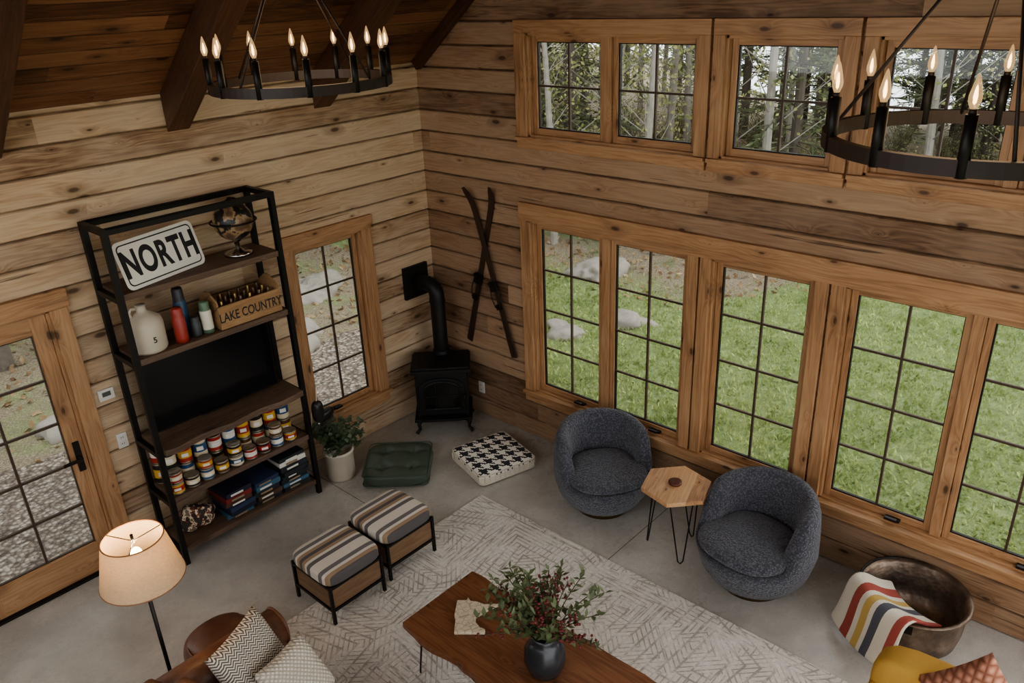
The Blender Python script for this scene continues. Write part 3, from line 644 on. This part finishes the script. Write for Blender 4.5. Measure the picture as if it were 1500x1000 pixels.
mb.obj("floor_lamp",[shadem(),M_black,emis("lamp_bulb",(1,.72,.42,1),10),plain("shade_trim",S(150,104,66),.7)],loc=(-3.90,-1.92,0))
def pt(name,loc,en,col,r):
    l=bpy.data.lights.new(name,'POINT'); l.energy=en;l.color=col;l.shadow_soft_size=r; o=bpy.data.objects.new(name,l);o.location=loc;COL.objects.link(o)
pt("floor_lamp_light",(-3.90,-1.92,1.41),7,(1,.66,.38),.03)
# ------------------------------------------------------------ leather sofa
def leather(name,a,b):
    g=G(name); x,y,z,v=g.xyz(); n=g.noise(v,5.,5,.6); f=g.n("TexVoronoi",{"Vector":v,"Scale":120.}).outputs[0]; c=g.ramp(n,[(.3,a),(.7,b)]); return g.bsdf(c,.4,0,g.m('ADD',n,g.m('MULTIPLY',f,.3)),.3,.008)
M_lea=leather("brown_leather",S(78,47,32),S(132,86,58))
wr=lambda k:(lambda p:p+Vector((1,1,1))*(.012*noise.noise(p*9+Vector((k,0,0)))))
mb=MB()
mb.blob((0,0,.22),(.86,1.85,.24),8,8,0)
mb.blob((-.36,0,.52),(.22,1.8,.62),5,12,0,fn=wr(1))
for s_ in(-1,1):
    mb.blob((.02,s_*.86,.36),(.88,.20,.50),6,10,0,fn=wr(2)); mb.cyl((-.40,s_*.87,.56),(.44,s_*.87,.56),.115,m=0,n=28); mb.blob((.44,s_*.87,.56),(.05,.235,.235),2.4,6,0)
for s_ in(-1,1): mb.blob((.07,s_*.375,.40),(.72,.735,.19),5,12,0,fn=wr(3+s_)); mb.blob((-.22,s_*.375,.62),(.2,.72,.42),4,12,0,RY(-10),fn=wr(6+s_))
for sx in(-1,1):
    for sy in(-1,1): mb.cyl((sx*.36,sy*.85,0),(sx*.36,sy*.85,.11),.025,.03,m=1)
mb.obj("leather_sofa",[M_lea,M_walnut],loc=(-3.76,-3.0,0.0))
def herr():
    g=G("herringbone_weave"); x,y,z,v=g.xyz(); k=g.m('LESS_THAN',g.m('PINGPONG',g.m('ADD',y,g.m('PINGPONG',x,.022)),.009),.0045); c=g.mix(k,S(206,196,178),S(92,82,72)); return g.bsdf(c,.95,0,g.noise(v,90.,3),.3,.004)
def knit(name,a,b,sc):
    g=G(name); x,y,z,v=g.xyz(); k=g.m('MULTIPLY',g.m('SINE',g.m('MULTIPLY',g.m('ADD',x,y),sc)),g.m('SINE',g.m('MULTIPLY',g.m('SUBTRACT',x,y),sc))); k=g.m('ABSOLUTE',k); c=g.mix(k,a,b); return g.bsdf(c,.95,0,k,.7,.01)
def pil(name,mat,c,w,R,t=.16):
    mb=MB(); mb.pillow((0,0,0),w,w,t,None,0); mb.obj(name,[mat],mw=Matrix.Translation(c)@R.to_4x4())
pil("throw_pillow",herr(),(-3.62,-2.37,.66),.44,RZ(25)@RX(62))
pil("throw_pillow",knit("cream_knit",S(176,164,144),S(224,216,200),110),(-3.50,-2.60,.60),.36,RZ(15)@RX(50))
mb=MB(); mb.blob((0,0,.20),(.44,.44,.40),3.2,12,0,fn=wr(9)); mb.tube([(.20*math.cos(t),.20*math.sin(t),.345) for t in [2*math.pi*i/40 for i in range(40)]],.006,0,6,True); mb.obj("leather_pouf",[leather("russet_leather",S(84,50,36),S(122,80,56))],loc=(-3.50,-1.72,0))
# ------------------------------------------------------------ mustard sofa (faces the coffee table, -x)
M_mus=plain("mustard_fabric",S(196,148,60),.85,nz=.15,scale=60)
mb=MB(); mb.blob((0,0,.25),(.80,1.50,.24),8,8,0); mb.blob((.32,0,.58),(.19,1.50,.64),7,10,0)
for s_ in(-1,1): mb.blob((-.02,s_*.67,.44),(.82,.16,.54),8,10,0)
for s_ in(-1,1): mb.blob((-.07,s_*.295,.40),(.64,.58,.16),6,8,0)
for sx in(-1,1):
    for sy in(-1,1): mb.cyl((sx*.34,sy*.66,0),(sx*.34,sy*.66,.14),.018,.024,m=1)
mb.obj("mustard_sofa",[M_mus,M_walnut],loc=(-1.90,-5.71,0.013))
pil("throw_pillow",knit("terracotta_knit",S(138,80,58),S(202,138,108),60),(-1.66,-5.43,.88),.38,RZ(90)@RX(-72)@RZ(45))
# ------------------------------------------------------------ copper kettle + blanket
g=G("hammered_copper"); x,y,z,v=g.xyz(); vo=g.n("TexVoronoi",{"Vector":v,"Scale":30.}).outputs[0]; n=g.noise(v,5.,5,.6); M_cop=g.bsdf(g.ramp(n,[(.3,S(76,64,56)),(.5,S(124,104,88)),(.7,S(170,148,128))]),.42,.7,g.m('ADD',vo,n),.4,.006)
mb=MB(); KR=.325
mb.lathe([(0,0),(.23,0),(.285,.04),(.305,.14),(.312,.27),(KR,.32),(KR+.015,.33),(KR,.335),(.30,.315),(.295,.14),(.27,.05),(.2,.015),(0,.012)],(0,0,0),0,56)
for s_ in(-1,1): mb.box((s_*(KR+.008),0,.30),(.02,.07,.06),1)
mb.tube([((KR+.02)*math.cos(a)*1.0,.33*math.sin(a),.315+.03*math.sin(a)) for a in [math.pi*i/20 for i in range(21)]],.009,1,8)
mb.obj("copper_kettle",[M_cop,M_black],loc=(-.37,-4.84,0),rz=math.radians(10))
bst=[(0,S(222,213,194)),(.24,S(170,64,54)),(.38,S(222,213,194)),(.46,S(200,164,84)),(.56,S(222,213,194)),(.62,S(72,78,94)),(.72,S(222,213,194)),(.86,S(170,64,54)),(.95,S(222,213,194))]
g=G("striped_wool_blanket"); x,y,z,v=g.xyz(); f=g.m('ADD',g.m('DIVIDE',x,.52),.5); n=g.noise(v,90.,3); M_blk=g.bsdf(g.mix(g.m('MULTIPLY',n,.25),g.ramp(f,bst,'CONSTANT'),S(150,130,110)),.95,0,n,.4,.005)
path=[(.02,.21),(.12,.24),(.20,.30),(.27,.352),(.335,.362),(.375,.31),(.39,.22),(.405,.13),(.42,.06),(.44,.02)]
mb=MB(); vs=[];nu=22; npth=len(path)
for layer in(0,.032):
    for i,(rr_,zz) in enumerate(path):
        for j in range(nu+1):
            u=(j/nu-.5)*.52; w_=noise.noise(Vector((u*7,i*.35,layer*5)))*.03
            curve=(u*u)*1.1
            vs.append((u*(.85+.02*i),-(rr_-curve*.9*(1 if rr_<.4 else .8))-w_*.5,zz+layer+w_*.5+.004))
fs=[];A=npth*(nu+1)
for i in range(npth-1):
    for j in range(nu):
        a=i*(nu+1)+j; fs+=[(a,a+1,a+nu+2,a+nu+1),(A+a,A+a+nu+1,A+a+nu+2,A+a+1)]
for i in range(npth-1):
    for j in(0,nu): a=i*(nu+1)+j; fs.append((a,a+nu+1,A+a+nu+1,A+a))
for j in range(nu):
    for i in(0,npth-1): a=i*(nu+1)+j; fs.append((a,a+1,A+a+1,A+a))
mb.add(vs,fs,0,True); mb.obj("wool_blanket",[M_blk],loc=(-.38,-4.84,.0),rz=math.radians(-120),sub=1)
# ------------------------------------------------------------ chandeliers
M_bulb=emis("candle_bulb_glow",(1,.58,.25,1),9.)
def cglass():
    g=G("bulb_glass"); t=g.n("BsdfTransparent",{"Color":(1,.93,.82,1)}); e=g.n("Emission",{"Color":(1,.66,.33,1),"Strength":.8}); gl=g.n("BsdfGlossy",{"Roughness":.05}); a=g.n("MixShader",{0:.12,1:t.outputs[0],2:gl.outputs[0]}); b=g.n("MixShader",{0:.35,1:a.outputs[0],2:e.outputs[0]}); g.nt.links.new(b.outputs[0],g.out.inputs[0]); return g.mat
M_cg=cglass(); M_ring=plain("dark_bronze_ring",S(60,46,39),.5,.3,nz=.4,scale=10)
def chandelier(loc,ph,D=1.0,n=12):
    mb=MB(); R0=D/2
    mb.lathe([(R0-.022,-.025),(R0+.004,-.025),(R0+.004,.025),(R0-.022,.025),(R0-.022,-.025)],(0,0,0),0,72,sm=False)
    for i in range(n):
        a=ph+2*math.pi*i/n; x,y=(R0-.009)*math.cos(a),(R0-.009)*math.sin(a); q=-.05
        mb.cyl((x,y,-.028),(x,y,.20+q),.018,m=1,n=16); mb.cyl((x,y,.20+q),(x,y,.215+q),.011,m=0,n=12)
        mb.lathe([(.009,.215+q),(.017,.235+q),(.0175,.25+q),(.011,.28+q),(.004,.305+q),(0,.312+q)],(x,y,0),3,14); mb.lathe([(0,.225+q),(.005,.232+q),(.006,.25+q),(.003,.272+q),(0,.28+q)],(x,y,0),2,8)
    hub=Vector((0,0,.72))
    for i in range(4):
        a=ph+.26+math.pi/2*i; mb.tube([((R0-.009)*math.cos(a),(R0-.009)*math.sin(a),.0),hub],.006,0,6)
    mb.lathe([(0,.68),(.03,.70),(.035,.74),(.012,.78),(0,.78)],(0,0,0),0,16); 
    zt=min(EZ+SL*(-loc[1]),EZ+SL*(loc[1]+6.92))-loc[2]
    mb.cyl((0,0,.77),(0,0,zt),.007,m=0,n=8)
    mb.obj("candle_chandelier",[M_ring,M_black,M_bulb,M_cg],loc=loc)
chandelier((-2.43,-1.84,3.56),.0,.96); chandelier((-1.98,-5.07,3.47),.14)
pt("chandelier_glow",(-2.43,-1.84,3.72),9,(1,.70,.42),.35); pt("chandelier_glow",(-1.98,-5.07,3.65),9,(1,.70,.42),.35)
# ------------------------------------------------------------ exterior
def ground_h(x,y):
    h=-.18+.06*noise.noise(Vector((x*.4,y*.4,0)))
    h-=.10*max(0,x-17)
    h+=.10*max(0,y-7)
    return h
def edgex(y): return 4.3+max(0,-.6-y)*1.9
def groundm():
    g=G("lawn_and_forest_floor"); x,y,z,v=g.xyz(); n=g.noise(v,.8,5,.6); n2=g.noise(v,9.,5,.7); n3=g.noise(v,45.,4,.7)
    gr=g.ramp(g.m('ADD',g.m('MULTIPLY',n2,.6),g.m('MULTIPLY',n3,.4)),[(.3,S(84,100,54)),(.5,S(120,138,82)),(.7,S(156,168,110))])
    li=g.ramp(n3,[(.3,S(84,70,58)),(.5,S(138,120,102)),(.7,S(182,166,144))])
    vo=g.n("TexVoronoi",{"Vector":v,"Scale":26.}); gv=g.ramp(g.n("SeparateColor",{0:vo.outputs["Color"]}).outputs[0],[(0,S(112,98,86)),(.5,S(156,140,124)),(1,S(196,184,168))]); gv=g.mix(g.ramp(vo.outputs["Distance"],[(.3,0.),(.75,.7)]),gv,S(60,50,42))
    e=g.m('SUBTRACT',x,g.m('ADD',4.3,g.m('MULTIPLY',g.m('MAXIMUM',0.,g.m('SUBTRACT',-.6,y)),1.9)))
    e=g.m('ADD',e,g.m('MULTIPLY',g.m('SUBTRACT',n,.5),3.)); fo=g.ramp(e,[(.0,0.),(.6,1.)])
    patch=g.ramp(g.noise(v,.5,4,.6,.5),[(.36,0.),(.48,.85)])
    dg=g.mix(.55,gr,S(70,74,50))
    c=g.mix(fo,gr,g.mix(patch,dg,li))
    yn=g.m('ADD',y,g.m('MULTIPLY',g.m('SUBTRACT',n,.5),1.2)); gm_=g.m('MULTIPLY',g.m('GREATER_THAN',yn,.25),g.m('LESS_THAN',yn,2.6)); gm_=g.m('MULTIPLY',gm_,g.m('LESS_THAN',x,1.2))
    bk=g.m('MULTIPLY',g.m('GREATER_THAN',yn,2.6),g.m('LESS_THAN',x,3.)); c=g.mix(bk,c,g.mix(patch,gr,li)); c=g.mix(gm_,c,gv)
    return g.bsdf(c,.95,0,g.m('ADD',n3,g.m('MULTIPLY',vo.outputs["Distance"],gm_)),.9,.05)
mb=MB(); N=80; xs=[-16+62*i/N for i in range(N+1)]; ys=[-30+66*i/N for i in range(N+1)]
mb.add([(x,y,ground_h(x,y)) for x in xs for y in ys],[(i*(N+1)+j,(i+1)*(N+1)+j,(i+1)*(N+1)+j+1,i*(N+1)+j+1) for i in range(N) for j in range(N)],0,True)
ground=mb.obj("ground",[groundm()])
g=G("lake_water"); x,y,z,v=g.xyz(); n=g.noise(v,1.5,3); M_lake=g.bsdf(S(200,206,208),.15,0,n,.3,.05)
mb=MB(); mb.bx(22,120,-60,60,-1.25,-1.2); mb.obj("lake",[M_lake],parent=ground)
def leafmat(name,a,b):
    g=G(name); x,y,z,v=g.xyz(); n=g.noise(v,3.,3); c=g.ramp(n,[(.35,a),(.65,b)]); d=g.n("BsdfDiffuse",{"Color":c}); t=g.n("BsdfTranslucent",{"Color":c}); mx=g.n("MixShader",{0:.35,1:d.outputs[0],2:t.outputs[0]}); g.nt.links.new(mx.outputs[0],g.out.inputs[0]); return g.mat
def rawmesh(name,V,F,mats,mi=None):
    me=bpy.data.meshes.new(name); me.from_pydata(V.tolist() if hasattr(V,'tolist') else V,[],F.tolist() if hasattr(F,'tolist') else F)
    for m in mats: me.materials.append(m)
    if mi is not None: me.polygons.foreach_set("material_index",mi)
    return me
def cards(P,D,L,W):
    n=len(P); D=D/np.linalg.norm(D,axis=1,keepdims=True); r=np.random.normal(size=(n,3)); Sd=np.cross(D,r); Sd/=np.linalg.norm(Sd,axis=1,keepdims=True)
    a=P;b=P+D*(L*.5)[:,None]+Sd*(W*.5)[:,None];c=P+D*L[:,None];d=P+D*(L*.5)[:,None]-Sd*(W*.5)[:,None]
    V=np.stack([a,b,c,d],1).reshape(-1,3); F=np.arange(4*n).reshape(-1,4); return V,F
def link(name,me,parent=None):
    o=bpy.data.objects.new(name,me); COL.objects.link(o); o.parent=parent; return o
forest=link("forest",None)
n=80000; px=.3+10.2*np.random.uniform(0,1,n)**1.25; py=np.random.uniform(-9.5,2.5,n); ok=(px<4.3+np.maximum(0,-.6-py)*1.9+np.random.normal(0,.5,n))&~((py>.1)&(px<1.)); px=px[ok];py=py[ok]
pz=np.array([ground_h(a,b) for a,b in zip(px,py)]); P=np.stack([px,py,pz],1); D=np.random.normal(size=P.shape)*.6; D[:,2]=1
V,F=cards(P,D,np.random.uniform(.03,.085,len(P)),np.random.uniform(.012,.03,len(P)))
link("lawn_grass",rawmesh("lawn_grass",V,F,[leafmat("grass_blade",S(122,140,78),S(174,186,122))]),ground)
n=16000; px=np.random.uniform(-6,16,n); py=np.random.uniform(-4,14,n); ok=((px>4.0+np.maximum(0,-.6-py)*1.9)|(py>2.4)); px=px[ok];py=py[ok]
P=np.stack([px,py,np.array([ground_h(a,b)+.01 for a,b in zip(px,py)])],1); D=np.random.normal(size=P.shape); D[:,2]=np.abs(D[:,2])*.4
V,F=cards(P,D,np.random.uniform(.05,.13,len(P)),np.random.uniform(.04,.08,len(P)))
link("leaf_litter",rawmesh("leaf_litter",V,F,[leafmat("dry_leaf",S(110,84,60),S(186,160,124))]),forest)
M_bark=plain("bark",S(104,94,84),.9,nz=.5,scale=14,bstr=.6); M_birch=plain("pale_bark",S(164,157,147),.9,nz=.6,scale=9,bstr=.4)
M_nd=leafmat("conifer_needles",S(76,86,62),S(130,136,102)); M_dl=leafmat("deciduous_leaf",S(120,130,82),S(176,172,116)); M_bl=leafmat("brush_leaf",S(98,106,70),S(160,152,108))
def tree(name,kind,seed):
    rs=np.random.RandomState(seed); mb=MB()
    H={'pine':10.5,'birch':9.,'bush':1.3}[kind]
    LP=[];LD=[];LL=[];LW=[]
    if kind=='pine':
        ln=rs.uniform(-.3,.3,2); mb.tube([(ln[0]*t*t,ln[1]*t*t,-.4+(H+.4)*t) for t in [i/8 for i in range(9)]],[.14*(1-.85*i/8) for i in range(9)],0,9)
        for b in range(100):
            z=rs.uniform(.6,H); a=rs.uniform(0,6.28); Lb=(1.05-z/H)*rs.uniform(1.0,2.1)+.25; t=z/H; o=np.array([ln[0]*t*t,ln[1]*t*t,z]); bare=z<3.4 and rs.rand()<.45
            f_=lambda s_:o+np.array([math.cos(a)*Lb*s_,math.sin(a)*Lb*s_,.12*Lb*s_-.35*Lb*s_*s_])
            mb.tube([f_(s_) for s_ in(0,.4,.75,1)],[.018,.012,.007,.003],0,4)
            for tw in range(4):
                s_=rs.uniform(.3,.95); q=f_(s_); mb.tube([q,q+np.array([math.cos(a+rs.normal())*.35,math.sin(a+rs.normal())*.35,rs.normal()*.12-.05])],[.006,.002],0,3)
            if not bare:
                for s_ in np.linspace(.2,1,13):
                    q=f_(s_)
                    for k in range(3): LP.append(q);LD.append([math.cos(a)+rs.normal()*.8,math.sin(a)+rs.normal()*.8,rs.normal()*.35-.1]);LL.append(rs.uniform(.18,.36));LW.append(rs.uniform(.03,.06))
        lm=M_nd;bm_=M_bark
    elif kind=='birch':
        ln=rs.uniform(-1,1,2); mb.tube([(ln[0]*t*t,ln[1]*t*t,-.4+(H+.4)*t) for t in [i/8 for i in range(9)]],[.085*(1-.8*i/8) for i in range(9)],0,9)
        for b in range(46):
            t=rs.uniform(.12,1); a=rs.uniform(0,6.28); Lb=rs.uniform(.7,2.0); o=np.array([ln[0]*t*t,ln[1]*t*t,H*t])
            pts=[o+np.array([math.cos(a)*Lb*s_,math.sin(a)*Lb*s_,.7*Lb*s_])+rs.normal(size=3)*.06*s_ for s_ in(0,.4,.75,1)]; mb.tube(pts,[.011,.007,.005,.003],0,4)
            for k in range(30):
                q=np.array(pts[rs.randint(1,4)])+rs.normal(size=3)*.28; LP.append(q);LD.append(rs.normal(size=3));LL.append(rs.uniform(.06,.11));LW.append(rs.uniform(.04,.07))
        lm=M_dl;bm_=M_birch
    else:
        for b in range(30):
            a=rs.uniform(0,6.28); L_=rs.uniform(.5,1.3); dx=rs.uniform(.1,.8); e=np.array([math.cos(a)*dx,math.sin(a)*dx,L_]); mb.tube([(0,0,-.1),tuple(e*.5+rs.normal(size=3)*.04),tuple(e)],[.01,.007,.003],0,4)
            for k in range(22):
                q=e*rs.uniform(.35,1.05)+rs.normal(size=3)*.1; LP.append(q);LD.append(rs.normal(size=3));LL.append(rs.uniform(.04,.09));LW.append(rs.uniform(.03,.05))
        lm=M_bl;bm_=M_bark
    V,F=cards(np.array(LP),np.array(LD),np.array(LL),np.array(LW)); o=len(mb.v)
    return rawmesh(name,mb.v+V.tolist(),mb.f+(F+o).tolist(),[bm_,lm],[0]*len(mb.f)+[1]*len(F))
pines=[tree("pine_tree",'pine',i) for i in range(4)]; birches=[tree("birch_tree",'birch',20+i) for i in range(3)]; bushes=[tree("brush",'bush',40+i) for i in range(4)]
tr_=random.Random(21)
def inst(me,x,y,s):
    o=link(me.name.split('.')[0],me,forest); o.location=(x,y,ground_h(x,y)-.02); o.rotation_euler=(0,0,tr_.uniform(0,6.28)); o.scale=(s,s,s*tr_.uniform(.9,1.15))
cnt=0
while cnt<165:
    x=tr_.uniform(-9,27);y=tr_.uniform(-13,22)
    if x<3.2 and y<5.2: continue
    if y<5 and x<edgex(y)+.9: continue
    if y<-1 and x<10: continue
    if x<2 and y>12 and tr_.random()<.5: continue
    inst(tr_.choice(pines),x,y,tr_.uniform(.7,1.1)) if tr_.random()<.66 else inst(tr_.choice(birches),x,y,tr_.uniform(.8,1.2)); cnt+=1
cnt=0
while cnt<120:
    x=tr_.uniform(-7,17);y=tr_.uniform(-6,13)
    if not((y>2.9 and x<3) or (x>edgex(y)+.4 and y<12)): continue
    inst(tr_.choice(bushes),x,y,tr_.uniform(.4,1.0)); cnt+=1
cnt=0
while cnt<26:
    x=tr_.uniform(12.5,21);y=tr_.uniform(-9,-.5)
    inst(tr_.choice(birches) if tr_.random()<.6 else tr_.choice(pines),x,y,tr_.uniform(.6,1.)); cnt+=1
for q in((6.2,1.6),(7.4,3.1),(8.3,1.2),(6.9,4.8),(9.6,2.6),(8.8,4.4),(7.9,.3),(10.4,.2),(5.4,2.9),(11.0,-1.4),(12.2,-2.6)): inst(tr_.choice(birches),q[0],q[1],tr_.uniform(.8,1.1))
M_rock=plain("granite",S(148,140,130),.9,nz=.5,scale=5,bstr=.6)
def rock(x,y,sx,sy,sz,sd):
    mb=MB(); mb.blob((0,0,0),(sx,sy,sz),2.3,12,0,fn=lambda p:p*(1+.6*noise.noise(p*3.+Vector((sd,0,0)))+.2*noise.noise(p*9+Vector((sd,3,0))))); mb.obj("boulder",[M_rock],loc=(x,y,ground_h(x,y)-sz*.06),rz=sd,parent=ground)
for q in((2.5,.35,.7,.5,.26,1),(3.3,-.15,.7,.5,.28,2),(4.6,1.4,.9,.7,.4,3),(.2,3.0,.9,.6,.36,4),(-1.0,2.7,.5,.4,.25,5),(-2.7,2.9,.7,.5,.3,6),(1.4,4.4,1.2,.8,.5,7),(-3.6,3.4,.8,.6,.35,8)): rock(*q)
# ------------------------------------------------------------ world, sun, camera
w=bpy.data.worlds.new("overcast_sky"); SC.world=w; w.use_nodes=True; nt=w.node_tree; bg=nt.nodes["Background"]
bg.inputs[0].default_value=(.95,.975,1.,1); bg.inputs[1].default_value=2.6
l=bpy.data.lights.new("hazy_sun",'SUN'); l.energy=2.; l.angle=math.radians(40); l.color=(1,.95,.86); o=bpy.data.objects.new("hazy_sun",l); COL.objects.link(o); o.rotation_euler=(math.radians(35),math.radians(38),0)
cam=bpy.data.cameras.new("camera"); co=bpy.data.objects.new("camera",cam); COL.objects.link(co); SC.camera=co
cam.sensor_fit='HORIZONTAL'; cam.sensor_width=36; cam.lens=1171.1*36/1500; cam.clip_end=200
a,b,c=[math.radians(v) for v in(43.148,24.029,-2.468)]
fw=Vector((math.cos(b)*math.cos(a),math.cos(b)*math.sin(a),-math.sin(b))); rt=Vector((math.sin(a),-math.cos(a),0)); up=rt.cross(fw)
r_=rt*math.cos(c)+up*math.sin(c); u_=-rt*math.sin(c)+up*math.cos(c)
co.matrix_world=Matrix(((r_.x,u_.x,-fw.x,-5.014),(r_.y,u_.y,-fw.y,-5.735),(r_.z,u_.z,-fw.z,4.0),(0,0,0,1)))
SC.view_settings.view_transform='AgX'
try: SC.view_settings.look='AgX - Medium High Contrast'
except Exception: pass
SC.view_settings.exposure=0.22
